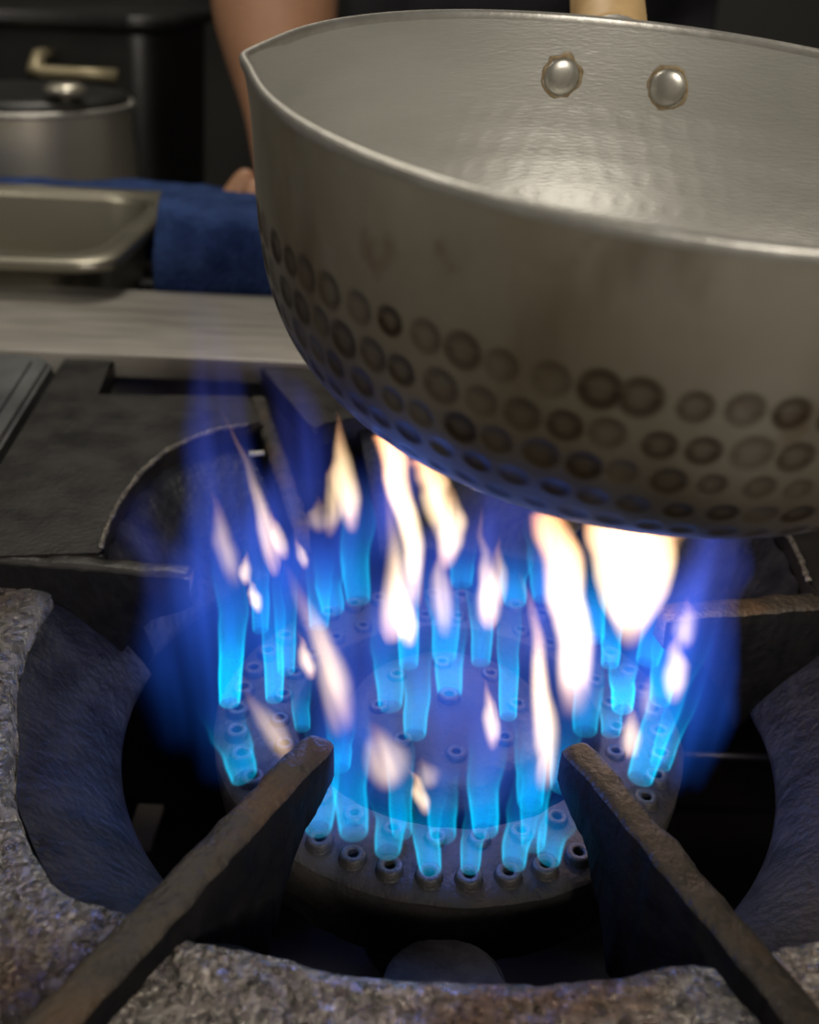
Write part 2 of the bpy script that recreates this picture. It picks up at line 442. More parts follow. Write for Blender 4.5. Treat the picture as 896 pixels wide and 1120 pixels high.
def dimple(t, a):
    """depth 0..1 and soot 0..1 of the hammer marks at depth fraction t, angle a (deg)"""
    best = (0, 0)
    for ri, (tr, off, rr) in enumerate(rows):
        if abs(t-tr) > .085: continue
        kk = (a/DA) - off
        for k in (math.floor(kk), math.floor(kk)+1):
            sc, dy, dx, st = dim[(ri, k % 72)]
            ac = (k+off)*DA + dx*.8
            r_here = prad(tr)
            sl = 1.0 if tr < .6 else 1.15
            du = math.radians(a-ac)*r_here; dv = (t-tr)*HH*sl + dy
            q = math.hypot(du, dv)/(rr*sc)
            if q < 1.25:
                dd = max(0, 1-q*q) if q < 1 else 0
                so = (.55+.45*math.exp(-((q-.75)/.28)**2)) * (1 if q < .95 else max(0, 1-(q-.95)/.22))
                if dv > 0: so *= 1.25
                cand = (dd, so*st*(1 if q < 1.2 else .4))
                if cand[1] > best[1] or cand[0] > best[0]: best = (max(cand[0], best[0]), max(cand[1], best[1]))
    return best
def spout(t, a):
    da = (a-180+180) % 360-180
    k = math.exp(-abs(da/7.0)**1.5)*max(0, 1-t/.30)**2
    return k
def pan_shell(name, inner):
    bm = bmesh.new(); lay = bm.verts.layers.float.new('soot'); brn = bm.verts.layers.float.new('low_brown'); NA = 900
    ts = [0]
    n1 = 150
    for i in range(1, n1+1): ts.append((i/n1)*.93)
    ts += [.95, .965, .98, .99, .996, 1.0]
    th = .0022
    rings = []
    for t in ts:
        row = []
        for i in range(NA):
            a = i*360/NA; ar = math.radians(a); r = prad(t); z = -HH*t
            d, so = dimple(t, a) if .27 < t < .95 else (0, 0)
            # slope of the profile gives the normal
            dt = .004; t2 = min(1, t+dt); t1 = max(0, t-dt)
            drr, dzz = prad(t2)-prad(t1), -HH*(t2-t1)
            nl = math.hypot(drr, dzz) or 1; nr, nz = -dzz/nl, drr/nl
            if t > .995: nr, nz = 0, -1
            off = -.00055*d
            if inner: off = -.00013*d - th
            rr = r + nr*off; zz = z + nz*off
            k = spout(t, a); rr += .0040*k; zz += -.0005*k
            p = PC + PU*(rr*math.cos(ar)) + PV*(rr*math.sin(ar)) + PN*zz
            v = bm.verts.new(p); v[lay] = so if not inner else 0; v[brn] = min(1, max(0, (t-.05)/.6))*(.55+.45*math.sin(math.radians(a-190)))  # browner towards the bottom, most on the near side
            row.append(v)
        rings.append(row)
    for a, b in zip(rings[:-1], rings[1:]):
        for i in range(NA):
            j = (i+1) % NA; bm.faces.new((a[i], a[j], b[j], b[i]))
    bm.faces.new(rings[-1])
    return bm, rings
def pan_mat():
    mt, N, L = new_mat('stained hammered aluminium'); b = N['Principled BSDF']
    b.inputs['Metallic'].default_value = .7
    tc = N.new('ShaderNodeTexCoord')
    def nz(s, lo, hi, st=(1,1,1), det=4):
        mp = N.new('ShaderNodeMapping'); mp.inputs['Scale'].default_value = st
        n = N.new('ShaderNodeTexNoise'); n.inputs['Scale'].default_value = s; n.inputs['Detail'].default_value = det
        r = N.new('ShaderNodeMapRange'); r.inputs[1].default_value = lo; r.inputs[2].default_value = hi
        L.new(tc.outputs['Object'], mp.inputs[0]); L.new(mp.outputs[0], n.inputs['Vector']); L.new(n.outputs[0], r.inputs[0]); return r.outputs[0]
    def mix(f, a, c2):
        x = N.new('ShaderNodeMix'); x.data_type = 'RGBA'
        L.new(f, x.inputs[0])
        if isinstance(a, tuple): x.inputs[6].default_value = (*a, 1)
        else: L.new(a, x.inputs[6])
        x.inputs[7].default_value = (*c2, 1); return x.outputs[2]
    c = mix(nz(18, .42, .7, (1,1,.5)), (.36,.335,.28), (.23,.20,.14))
    c = mix(nz(26, .54, .68, (1,1,.35)), c, (.14,.105,.062))
    c = mix(nz(45, .62, .74), c, (.18,.12,.07))
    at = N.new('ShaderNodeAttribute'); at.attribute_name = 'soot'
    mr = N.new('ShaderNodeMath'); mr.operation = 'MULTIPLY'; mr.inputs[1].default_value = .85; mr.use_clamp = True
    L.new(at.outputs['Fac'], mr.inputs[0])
    a2 = N.new('ShaderNodeAttribute'); a2.attribute_name = 'low_brown'
    pm = N.new('ShaderNodeMath'); pm.operation = 'MULTIPLY'; L.new(a2.outputs['Fac'], pm.inputs[0]); L.new(nz(20, .0, .6, (1,1,.4)), pm.inputs[1])
    c = mix(pm.outputs[0], c, (.085,.064,.040))
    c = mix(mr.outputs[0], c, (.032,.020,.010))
    L.new(c, b.inputs['Base Color'])
    r = N.new('ShaderNodeMapRange'); r.inputs[3].default_value = .46; r.inputs[4].default_value = .66
    L.new(nz(30, .3, .7), r.inputs[0]); L.new(r.outputs[0], b.inputs['Roughness'])
    bp = N.new('ShaderNodeBump'); bp.inputs['Distance'].default_value = .0002; bp.inputs['Strength'].default_value = .5
    L.new(nz(250, 0, 1), bp.inputs['Height']); L.new(bp.outputs[0], b.inputs['Normal'])
    return mt
M['pan_out'] = pan_mat()
M['pan_in'] = mat('dull aluminium inside', (.50,.49,.455), .50, .6, (.44,.43,.395), 14, .00015, 300, .5, stretch=(1,1,5))
M['pan_rim'] = mat('bright worn aluminium rim', (.50,.485,.45), .42, .8, (.42,.40,.36), 120, .0002, 300)
M['rivet'] = mat('rivet steel', (.50,.48,.43), .38, .95)
M['stain'] = mat('brown residue', (.20,.13,.06), .6, .4, (.30,.24,.15), 400)

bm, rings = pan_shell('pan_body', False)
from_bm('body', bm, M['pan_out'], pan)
bm, rings = pan_shell('pan_inner', True)
from_bm('inside_wall', bm, M['pan_in'], pan)
# rolled rim
bm = bmesh.new(); NA = 360; sec = [(0, -.0018), (.0002,.0), (-.0003,.0007), (-.0011,.0009), (-.0019,.0006), (-.0023,0), (-.0023,-.0018)]
rr = []
for i in range(NA):
    a = i; ar = math.radians(a); k = spout(0, a); row = []
    for dr, dz in sec:
        r = RP+.0040*k+dr; zz = dz-.0005*k
        row.append(bm.verts.new(PC+PU*(r*math.cos(ar))+PV*(r*math.sin(ar))+PN*zz))
    rr.append(row)
for i in range(NA):
    a, b = rr[i], rr[(i+1) % NA]
    for j in range(len(sec)-1): bm.faces.new((a[j], b[j], b[j+1], a[j+1]))
from_bm('rim', bm, M['pan_rim'], pan)
def pan_pt(a, t, off=0):
    ar = math.radians(a); r = prad(t)+off
    return PC+PU*(r*math.cos(ar))+PV*(r*math.sin(ar))-PN*(HH*t), (PU*math.cos(ar)+PV*math.sin(ar)).normalized()
for a in (99, 78.5):
    p, n = pan_pt(a, .215, -.0024)
    n = -n
    bm = bmesh.new()
    lathe(bm, [(0,.0019), (.0032,.0017), (.0054,.0011), (.0066,.0001), (.0067,-.0006)], 28)
    mx = Matrix.Translation(p) @ n.to_track_quat('Z', 'Y').to_matrix().to_4x4()
    bmesh.ops.transform(bm, matrix=mx, verts=bm.verts)
    rv = from_bm('rivet', bm, M['rivet'], pan)
    bm = bmesh.new()
    lathe(bm, [(.0064,.0002), (.0074,.00022), (.0077,.0)], 28)
    for v in bm.verts: v.co += Vector((v.co.x, v.co.y, 0))*.22*noise.noise(v.co*300+Vector((a,0,0)))
    bmesh.ops.transform(bm, matrix=mx, verts=bm.verts)
    o = from_bm('residue_ring', bm, M['stain'], rv); o['label'] = 'brown residue around the rivet'
# handle socket and wooden handle
hp, hn = pan_pt(89, .21, .0)
up = (hn*math.cos(math.radians(21)) + PN*math.sin(math.radians(21))).normalized()
mx = Matrix.Translation(hp) @ up.to_track_quat('Z', 'Y').to_matrix().to_4x4()
bm = bmesh.new()
lathe(bm, [(0,.0075), (.0125,.0075), (.0138,.012), (.0138,.018), (.0125,.019)], 32)
bmesh.ops.transform(bm, matrix=mx, verts=bm.verts)
# flange riveted to the wall
g = []
for a in [72+ (105-72)*i/24 for i in range(25)]:
    for t, off in ((.10,.0002), (.13,.0016), (.30,.0016), (.33,.0002)):
        p, n = pan_pt(a, t, off); g.append(bm.verts.new(p))
for i in range(24):
    for j in range(3): bm.faces.new((g[i*4+j], g[(i+1)*4+j], g[(i+1)*4+j+1], g[i*4+j+1]))
from_bm('handle_socket', bm, M['pan_in'], pan)
bm = bmesh.new()
lathe(bm, [(0,.016), (.0135,.0165), (.0142,.019), (.0142,.06), (.0150,.10), (.0160,.14), (.0155,.165), (.012,.174), (0,.176)], 32)
bmesh.ops.transform(bm, matrix=mx, verts=bm.verts)
from_bm('handle', bm, M['wood'], pan)['label'] = 'pale wooden handle'

# ------------------------------------------------------------------ food pan
# rim corners seen in the photograph lie on the plane z = ZH
ZH = .070
c_nr = Z(150, 292, ZH); c_fr = Z(184, 210, ZH)
xr = (c_nr.x+c_fr.x)/2; yn = c_nr.y; yf = c_fr.y
W = .27
def rrect(x0, x1, y0, y1, r, n=8):
    pts = []
    for cx, cy, a in ((x1-r, y0+r, -90), (x1-r, y1-r, 0), (x0+r, y1-r, 90), (x0+r, y0+r, 180)):
        for k in range(n+1):
            t = math.radians(a+90*k/n); pts.append((cx+r*math.cos(t), cy+r*math.sin(t)))
    return pts
levels = [(0,-.006,.024), (0,-.001,.024), (.0012,.0003,.024), (.013,.0003,.036), (.0175,-.001,.042), (.020,-.006,.044), (.024,-.045,.046), (.028,-.060,.046), (.040,-.066,.046)]
bm = bmesh.new(); lv = []
for ins, dz, r in levels:
    lv.append([bm.verts.new((x, y, ZH+dz)) for x, y in rrect(xr-W+ins, xr-ins, yn+ins, yf-ins, r)])
for a, b in zip(lv[:-1], lv[1:]):
    for k in range(len(a)): bm.faces.new((a[k], a[(k+1) % len(a)], b[(k+1) % len(a)], b[k]))
bm.faces.new(lv[-1])
fp = empty('food_pan', ((xr-W/2), (yn+yf)/2, WT)); tag(fp, 'shallow rectangular stainless food pan, empty, beside the blue towel', 'food container')
o = from_bm('basin', bm, M['steel_food'], fp, angle=60)
md = o.modifiers.new('s', 'SOLIDIFY'); md.thickness = .0012; md.offset = 0
print('foodpan', xr, yn, yf)

# ------------------------------------------------------------------ towel
tw = empty('towel', (-.0, .42, WT))
tag(tw, 'folded blue terry towel lying behind the stainless ledge', 'towel')
def towel_part(name, x0, x1, prof, nx=120):
    bm = bmesh.new(); g = []
    for i in range(nx+1):
        x = x0+(x1-x0)*i/nx; row = []
        for y, z in prof:
            p = Vector((x, y, z)); q = noise.noise_vector(p*14)*.006 + noise.noise_vector(p*60)*.0018 + noise.noise_vector(p*260)*.0008
            row.append(bm.verts.new(p+q))
        g.append(row)
    n = len(prof)
    for a, b in zip(g[:-1], g[1:]):
        for j in range(n): bm.faces.new((a[j], a[(j+1) % n], b[(j+1) % n], b[j]))
    bm.faces.new(g[0][::-1]); bm.faces.new(g[-1])
    return from_bm(name, bm, M['towel'], tw)
def sq(yc, zc, hy, hz, n=48, e=.55):
    pts = []
    for k in range(n):
        t = 2*PI*k/n; c, s = math.cos(t), math.sin(t)
        pts.append((yc+hy*math.copysign(abs(c)**e, c), zc+hz*math.copysign(abs(s)**e, s)))
    return pts
TY = .405; tz = Y(230, 212, TY+.01).z
towel_part('folded_roll', xr+.016, .30, sq(TY, (WT+.009+tz)/2, .045, (tz-WT-.009)/2))
zb = Z(60, 195, .09)
yb = yf+.035
ztop = Y(60, 197, yb).z
towel_part('folded_end', -.48, xr+.03, sq(yb, (WT+.008+ztop)/2, .028, (ztop-WT-.008)/2), 90)

# ------------------------------------------------------------------ pot and clutter behind
yp = .67
pr = Y(141, 150, yp+.1); pz_ = Y(100, 132, yp).z
prd = .105; pcx = pr.x-prd; pcy = yp+prd
print('pot', pcx, pcy, pz_)
pt = empty('stock_pot', (pcx, pcy, WT)); tag(pt, 'round stainless pot blurred in the dark behind the towel', 'pot')
bm = bmesh.new()
lathe(bm, [(0,.001), (prd*.93,.001), (prd*.98,.006), (prd,.02), (prd,pz_-.02), (prd,pz_), (prd*.97,pz_), (prd*.965,.01), (0,.008)], 72)
bmesh.ops.translate(bm, vec=(pcx, pcy, WT), verts=bm.verts)
from_bm('body', bm, M['pot'], pt, angle=50)
bm = bmesh.new()
for k in range(72):
    pass
tube(bm, [(pcx+(prd+.001)*math.cos(2*PI*k/72), pcy+(prd+.001)*math.sin(2*PI*k/72), pz_) for k in range(73)], .003, 10)
from_bm('rim', bm, M['pan_rim'], pt)
ld = empty('pot_lid', (pcx, pcy, pz_+.004)); tag(ld, 'dark domed lid with a bright round knob on the stainless pot', 'lid')
bm = bmesh.new(); lathe(bm, [(prd*.985,.0), (prd*.98,.004), (prd*.8,.007), (prd*.4,.011), (0,.012)], 60, (pcx, pcy, pz_+.004))
from_bm('dome', bm, M['black_gear'], ld)
bm = bmesh.new(); lathe(bm, [(0,.0), (.006,.001), (.006,.005), (.018,.008), (.020,.012), (.014,.016), (0,.017)], 32, (pcx+.065, pcy-.06, pz_+.009))
from_bm('knob', bm, M['pot'], ld)
# wall shelf with dark bin and a lever handle above
dx = Y(150, 60, 1.25)
bn = empty('storage_bin', (-.62, 1.25, WT-.0)); tag(bn, 'large black bin in the shadow behind the stainless pot', 'bin')
bm = bmesh.new(); pts = rrect(-.95, Y(172, 60, 1.1).x, 1.12, 1.45, .04)
lo, hi = prism(bm, pts, -.3, Y(100, 14, 1.12).z)
for v in lo: v.co.x = (v.co.x+.62)*.9-.62; v.co.y = (v.co.y-1.28)*.9+1.28
bevel(bm, .008); from_bm('body', bm, M['black_gear'], bn)
bm = bmesh.new(); zt = Y(100, 14, 1.12).z
x1 = Y(176,60,1.1).x
lp = rrect(-.96, x1, 1.11, 1.46, .045); lp2 = [(x, y, zt-.01) for x, y in lp]; tube(bm, lp2+[lp2[0]], .011, 8)
from_bm('rim', bm, M['black_gear'], bn)
st = empty('bin_stand', (-.62, 1.28, FLOORZ)); tag(st, 'dark steel stand under the black bin', 'stand')
bm = bmesh.new(); box(bm, (-.62,1.28,-.315), (.66,.42,.03)); bevel(bm,.004); from_bm('top', bm, M['black_gear'], st, angle=40)
for x in (-.92, -.32):
    for y in (1.1, 1.46):
        bm = bmesh.new(); box(bm, (x, y, (FLOORZ-.33)/2), (.03,.03,-.33-FLOORZ)); bevel(bm,.003); from_bm('leg', bm, M['black_gear'], st, angle=40)
hd = Y(38, 78, 1.06); h2 = Y(128, 83, 1.06); h0 = Y(42, 62, 1.08)
bm = bmesh.new(); tube(bm, [h0+Vector((0,.07,0)), h0, hd, hd.lerp(h2, .1), hd.lerp(h2,.5), h2], [.008,.009,.010,.008,.0075,.008], 14)
tag(from_bm('lever_handle', bm, M['brass']), 'dull brass coloured lever handle on the black bin front', 'handle')

# small pale crumb on the sooty wall
p = Z(281, 496, .041)
bm = bmesh.new(); v = box(bm, p+Vector((0,0,.0)), (.007,.0026,.0014), Matrix.Rotation(.25, 3, 'Z')); bmesh.ops.subdivide_edges(bm, edges=bm.edges[:], cuts=2); roughen(bm, .0005, 400)
tag(from_bm('food_scrap', bm, M['crumb']), 'small white scrap stuck near the rear left finger', 'scrap')

# ------------------------------------------------------------------ person
def skinned(name, verts, edges, radii, m, parent=None, sub=2, root=0):
    me = bpy.data.meshes.new(name); me.from_pydata([Vector(v) for v in verts], edges, [])
    o = link(name, me, m)
    sk = o.modifiers.new('skin', 'SKIN'); sk.use_smooth_shade = True
    for i, r in enumerate(radii):
        rr = r if isinstance(r, tuple) else (r, r)
        me.skin_vertices[0].data[i].radius = rr; me.skin_vertices[0].data[i].use_root = (i == root)
    ss = o.modifiers.new('sub', 'SUBSURF'); ss.levels = sub; ss.render_levels = sub
    if parent is not None: o.parent = parent; o.matrix_parent_inverse = Matrix.Translation(parent.location).inverted()
    return o
PX, PY = .10, 1.12
person = empty('person', (PX, PY, FLOORZ))
tag(person, 'person in black clothes with a bare forearm, standing behind the saucepan', 'person')
fa_top = Y(318, -12, .62); fa_top.y = .62
elb = Vector((-.155, .80, .30)); wr = Y(330, 165, .50); hand = Y(335, 215, .47)
wr = Vector((-.125, .53, .125)); 
hand = Vector((-.120, .490, .085))
fa_mid = Vector((-.152, .64, .215))
V = []; E = []; Rr = []
def add(p, r, par=None):
    V.append(p); Rr.append(r); i = len(V)-1
    if par is not None: E.append((par, i))
    return i
pel = add((PX, PY, .08), (.15,.11)); 
bel = add((PX, PY, .22), (.145,.105), pel); ch = add((PX, PY-.01, .42), (.155,.11), bel); uc = add((PX, PY, .53), (.13,.09), ch)
nk = add((PX, PY-.01, .62), .052, uc); hb = add((PX, PY-.03, .675), (.066,.070), nk); ht = add((PX, PY-.025, .755), (.092,.100), hb); hc = add((PX, PY-.015, .835), (.078,.088), ht)
# arm at the left of the picture
s1 = add((PX-.19, PY-.01, .53), .058, uc); a1 = add((-.135, .97, .40), .048, s1); e1 = add(elb, .047, a1); f1 = add(fa_mid, .060, e1); w1 = add(wr, .031, f1); k1 = add(hand, (.036,.02), w1)
# other arm reaches for the handle
s2 = add((PX+.19, PY-.01, .53), .058, uc); e2 = add((PX+.26, .84, .34), .045, s2); g0 = hp+up*.20
w2v = g0+Vector((.06,.10,.03)); m2 = add((PX+.17, .60, .315), .045, e2); w2 = add(w2v, .030, m2); k2 = add(hp+up*.14+Vector((.022,.012,.025)), (.034,.022), w2)
# legs
for sx in (-1, 1):
    h = add((PX+sx*.09, PY, .0), .088, pel); kn = add((PX+sx*.10, PY-.01, -.38), .058, h); an = add((PX+sx*.10, PY+.02, -.77), .038, kn); ft = add((PX+sx*.10, PY-.11, -.825), .032, an)
body = skinned('body', V, E, Rr, M['skin'], person)
# fingers of both hands, each its own short chain rooted in the palm
def hand_fingers(palm, fwd, side, down, tgt=None):
    fwd, side, down = fwd.normalized(), side.normalized(), down.normalized()
    for k, (o_, L_) in enumerate(((-1.5,.070), (-.5,.080), (.5,.075), (1.5,.058))):
        b = palm + side*(o_*.017); pts = [b-fwd*.01, b+fwd*L_*.42, b+fwd*L_*.7+down*L_*.32, b+fwd*L_*.66+down*L_*.68]
        skinned('finger', pts, [(0,1),(1,2),(2,3)], [.0095,.009,.0085,.007], M['skin'], body and person, 2)
    b = palm - side*.028 - fwd*.02
    skinned('thumb', [b, b-side*.022+fwd*.02+down*.015, b-side*.022+fwd*.04+down*.035], [(0,1),(1,2)], [.011,.010,.008], M['skin'], person, 2)
hand_fingers(hand, Vector((0,-.6,-.5)), Vector((1,0,0)), Vector((0,.2,-1)))
hand_fingers(hp+up*.135+Vector((.018,.004,.022)), Vector((-1,-.1,.1)), up, Vector((-.25,0,-1)))
# clothing follows the body with larger radii
tv = [V[pel], V[bel], V[ch], V[uc], V[nk], V[s1], V[a1], V[s2], V[e2]]
tv[4] = Vector(tv[4])-Vector((0,0,.03)); tv[6] = Vector((-.132,.985,.415)); tv[8] = Vector(V[s2]).lerp(Vector(V[e2]), .62)
skinned('shirt', tv, [(0,1),(1,2),(2,3),(3,4),(3,5),(5,6),(3,7),(7,8)], [(.175,.13),(.17,.125),(.178,.13),(.15,.11),.062,.075,.062,.075,.062], M['cloth_black'], person)
bm = bmesh.new(); g = []
for i in range(41):
    u = i/40; row = []
    for j in range(31):
        v = j/30; z = .46-1.0*v; a = (u-.5)*2.3; p = Vector((PX+.24*math.sin(a), PY+.02-.20*math.cos(a)-.02*v, z))
        p += Vector((0,-1,0))*(.010*math.sin(u*28+3*noise.noise(p*5))*(.4+v)); row.append(bm.verts.new(p))
    g.append(row)
for a, b in zip(g[:-1], g[1:]):
    for j in range(30): bm.faces.new((a[j], a[j+1], b[j+1], b[j]))
o = from_bm('apron', bm, mat('charcoal apron cloth', (.03,.03,.033), .9, 0, (.045,.045,.05), 14, .003, 40, spec=.2), person); s = o.modifiers.new('t', 'SOLIDIFY'); s.thickness = .002
tr = []; te = []
tr.append(V[pel]); rr_ = [(.17,.125)]
for sx in (-1, 1):
    n0 = len(tr); tr += [(PX+sx*.09, PY, .0), (PX+sx*.10, PY-.01, -.38), (PX+sx*.10, PY+.02, -.76)]; rr_ += [.105,.078,.062]; te += [(0, n0), (n0, n0+1), (n0+1, n0+2)]
skinned('trousers', tr, te, rr_, M['cloth_black'], person)
for sx in (-1, 1):
    bm = bmesh.new(); bmesh.ops.create_uvsphere(bm, u_segments=20, v_segments=12, radius=1, matrix=Matrix.Translation((PX+sx*.10, PY-.06, -.825)) @ Matrix.Diagonal((.05,.135,.04,1)))
    for v in bm.verts: v.co.z = max(v.co.z, FLOORZ+.001)
    from_bm('shoe', bm, M['hair'], person)
bm = bmesh.new(); bmesh.ops.create_uvsphere(bm, u_segments=28, v_segments=18, radius=1, matrix=Matrix.Translation((PX, PY-.004, .795)) @ Matrix.Diagonal((.090,.108,.100,1)))
bmesh.ops.delete(bm, geom=[v for v in bm.verts if v.co.z < .825 and v.co.y < PY+.01], context='VERTS')
from_bm('hair', bm, M['hair'], person)
for sx in (-1, 1):
    bm = bmesh.new(); bmesh.ops.create_uvsphere(bm, u_segments=14, v_segments=10, radius=.012, matrix=Matrix.Translation((PX+sx*.03, PY-.094, .755))); ey = from_bm('eye', bm, M['eye'], person)
    bm = bmesh.new(); bmesh.ops.create_uvsphere(bm, u_segments=12, v_segments=8, radius=.0065, matrix=Matrix.Translation((PX+sx*.03, PY-.1015, .754))); from_bm('iris', bm, M['hair'], ey)
    bm = bmesh.new(); bmesh.ops.create_uvsphere(bm, u_segments=14, v_segments=10, radius=1, matrix=Matrix.Translation((PX+sx*.077, PY-.03, .75)) @ Matrix.Diagonal((.010,.02,.032,1))); from_bm('ear', bm, M['skin'], person)
bm = bmesh.new(); bmesh.ops.create_cone(bm, segments=12, radius1=.016, radius2=.006, depth=.045, cap_ends=True, matrix=Matrix.Translation((PX, PY-.118, .74)) @ Matrix.Rotation(-.35, 4, 'X')); from_bm('nose', bm, M['skin'], person)
bm = bmesh.new(); bmesh.ops.create_uvsphere(bm, u_segments=16, v_segments=8, radius=1, matrix=Matrix.Translation((PX, PY-.104, .702)) @ Matrix.Diagonal((.024,.01,.007,1))); from_bm('mouth', bm, mat('lips', (.35,.13,.09), .5), person)

# ------------------------------------------------------------------ flames
def flame_mat(name, S, prof, bright, ramp, bend=0., k=1.0, shell=0., shellcurve=None, seed=0., nz=.5, nscale=(1.6,1.6,1.2), shellcol=(.0,.62,1.), wob=2.4):
    mt, N, L = new_mat(name)
    N.remove(N['Principled BSDF']); out = N['Material Output']
    tc = N.new('ShaderNodeTexCoord'); sx = N.new('ShaderNodeSeparateXYZ'); L.new(tc.outputs['Object'], sx.inputs[0])
    def math_(op, a, b=None, clamp=False):
        n = N.new('ShaderNodeMath'); n.operation = op; n.use_clamp = clamp
        for i, v in enumerate((a, b)):
            if v is None: continue
            if isinstance(v, (int, float)): n.inputs[i].default_value = v
            else: L.new(v, n.inputs[i])
        return n.outputs[0]
    def curve(src, pts):
        n = N.new('ShaderNodeFloatCurve'); c = n.mapping.curves[0]
        while len(c.points) < len(pts): c.points.new(.5, .5)
        for p, (x, y) in zip(c.points, sorted(pts)): p.location = (x, y)
        n.mapping.update(); L.new(src, n.inputs['Value']); return n.outputs[0]
    z = sx.outputs[2]; x = sx.outputs[0]; y = sx.outputs[1]
    one_m = math_('SUBTRACT', 1, z)
    off = math_('MULTIPLY', math_('MULTIPLY', z, one_m), 4*bend)
    wn = N.new('ShaderNodeTexNoise'); wn.noise_dimensions = '1D'; wn.inputs['Scale'].default_value = 2.2; wn.inputs['Detail'].default_value = 1.5
    L.new(math_('ADD', z, seed*7.3), wn.inputs['W'])
    wb = math_('MULTIPLY', math_('SUBTRACT', wn.outputs[0], .5), math_('MULTIPLY', z, wob))
    dx = math_('SUBTRACT', math_('SUBTRACT', x, off), wb)
    r = math_('SQRT', math_('ADD', math_('MULTIPLY', dx, dx), math_('MULTIPLY', y, y)))
    r = math_('DIVIDE', r, math_('MAXIMUM', curve(z, prof), .02))
    core = math_('POWER', math_('MAXIMUM', math_('SUBTRACT', 1, math_('MULTIPLY', r, r)), 0), k)
    mp = N.new('ShaderNodeMapping'); mp.inputs['Location'].default_value = (seed*3.1, seed*1.7, seed*2.3); mp.inputs['Scale'].default_value = nscale
    L.new(tc.outputs['Object'], mp.inputs[0])
    nt = N.new('ShaderNodeTexNoise'); nt.inputs['Scale'].default_value = 1.; nt.inputs['Detail'].default_value = 1; L.new(mp.outputs[0], nt.inputs['Vector'])
    nf = N.new('ShaderNodeMapRange'); nf.inputs[1].default_value = .35; nf.inputs[2].default_value = .65; nf.inputs[3].default_value = 1-nz; nf.inputs[4].default_value = 1+nz
    L.new(nt.outputs[0], nf.inputs[0])
    st = math_('MULTIPLY', math_('MULTIPLY', core, curve(z, bright)), S)
    st = math_('MULTIPLY', st, nf.outputs[0])
    cr = N.new('ShaderNodeValToRGB'); e = cr.color_ramp.elements
    while len(e) < len(ramp): e.new(.5)
    for el, (p, c) in zip(e, ramp): el.position = p; el.color = (*c, 1)
    L.new(z, cr.inputs[0])
    em = N.new('ShaderNodeEmission'); L.new(cr.outputs[0], em.inputs[0]); L.new(st, em.inputs[1])
    res = em.outputs[0]
    if shell:
        d = math_('DIVIDE', math_('SUBTRACT', r, .84), .09)
        g = math_('POWER', 2.718, math_('MULTIPLY', math_('MULTIPLY', d, d), -1))
        s2 = math_('MULTIPLY', math_('MULTIPLY', g, curve(z, shellcurve)), shell)
        e2 = N.new('ShaderNodeEmission'); e2.inputs[0].default_value = (*shellcol, 1); L.new(s2, e2.inputs[1])
        ad = N.new('ShaderNodeAddShader'); L.new(res, ad.inputs[0]); L.new(e2.outputs[0], ad.inputs[1]); res = ad.outputs[0]
    L.new(res, out.inputs['Volume'])
    return mt
def pcurve(pts, x):
    pts = sorted(pts)
    for (x0, y0), (x1, y1) in zip(pts[:-1], pts[1:]):
        if x <= x1: return y0+(y1-y0)*(x-x0)/(x1-x0)
    return pts[-1][1]
def flame(B, T, w, prof, matl, label, group, bend=0., squash=1.0, name='gas_flame', cat='flame'):
    bm = bmesh.new(); NS, NZ = 16, 18; rings = []
    for j in range(NZ+1):
        z = j/NZ; ox = 4*bend*z*(1-z); r = pcurve(prof, z)*1.10+.05+.45*min(1, z*1.5)
        rings.append([bm.verts.new((ox+r*math.cos(2*PI*k/NS), r*math.sin(2*PI*k/NS), z)) for k in range(NS)])
    for a, b in zip(rings[:-1], rings[1:]):
        for k in range(NS): bm.faces.new((a[k], a[(k+1) % NS], b[(k+1) % NS], b[k]))
    bm.faces.new(rings[0][::-1]); bm.faces.new(rings[-1])
    o = from_bm(name, bm, matl)
    d = T-B; Lh = d.length; zx = d.normalized(); xx = (Rt - zx*Rt.dot(zx)).normalized() if False else (Vector((1,0,0)) - zx*zx.x).normalized(); yy = zx.cross(xx)
    mx = Matrix((xx*w, yy*w*squash, zx*Lh)).transposed().to_4x4(); mx.translation = B
    o.matrix_world = mx
    tag(o, label, cat, group)
    return o

J_PROF = [(0,.68),(.08,.74),(.3,.82),(.6,1.0),(.85,1.0),(1,.8)]
J_BR = [(0,.5),(.04,.9),(.2,.7),(.4,.38),(.7,.18),(1,0)]
J_RAMP = [(0,(.0,.22,.78)), (.35,(.0,.20,.80)), (.65,(.01,.12,.65)), (1,(.03,.07,.5))]
J_SH = [(0,1),(.1,1),(.25,.8),(.4,.3),(.6,.08),(1,0)]
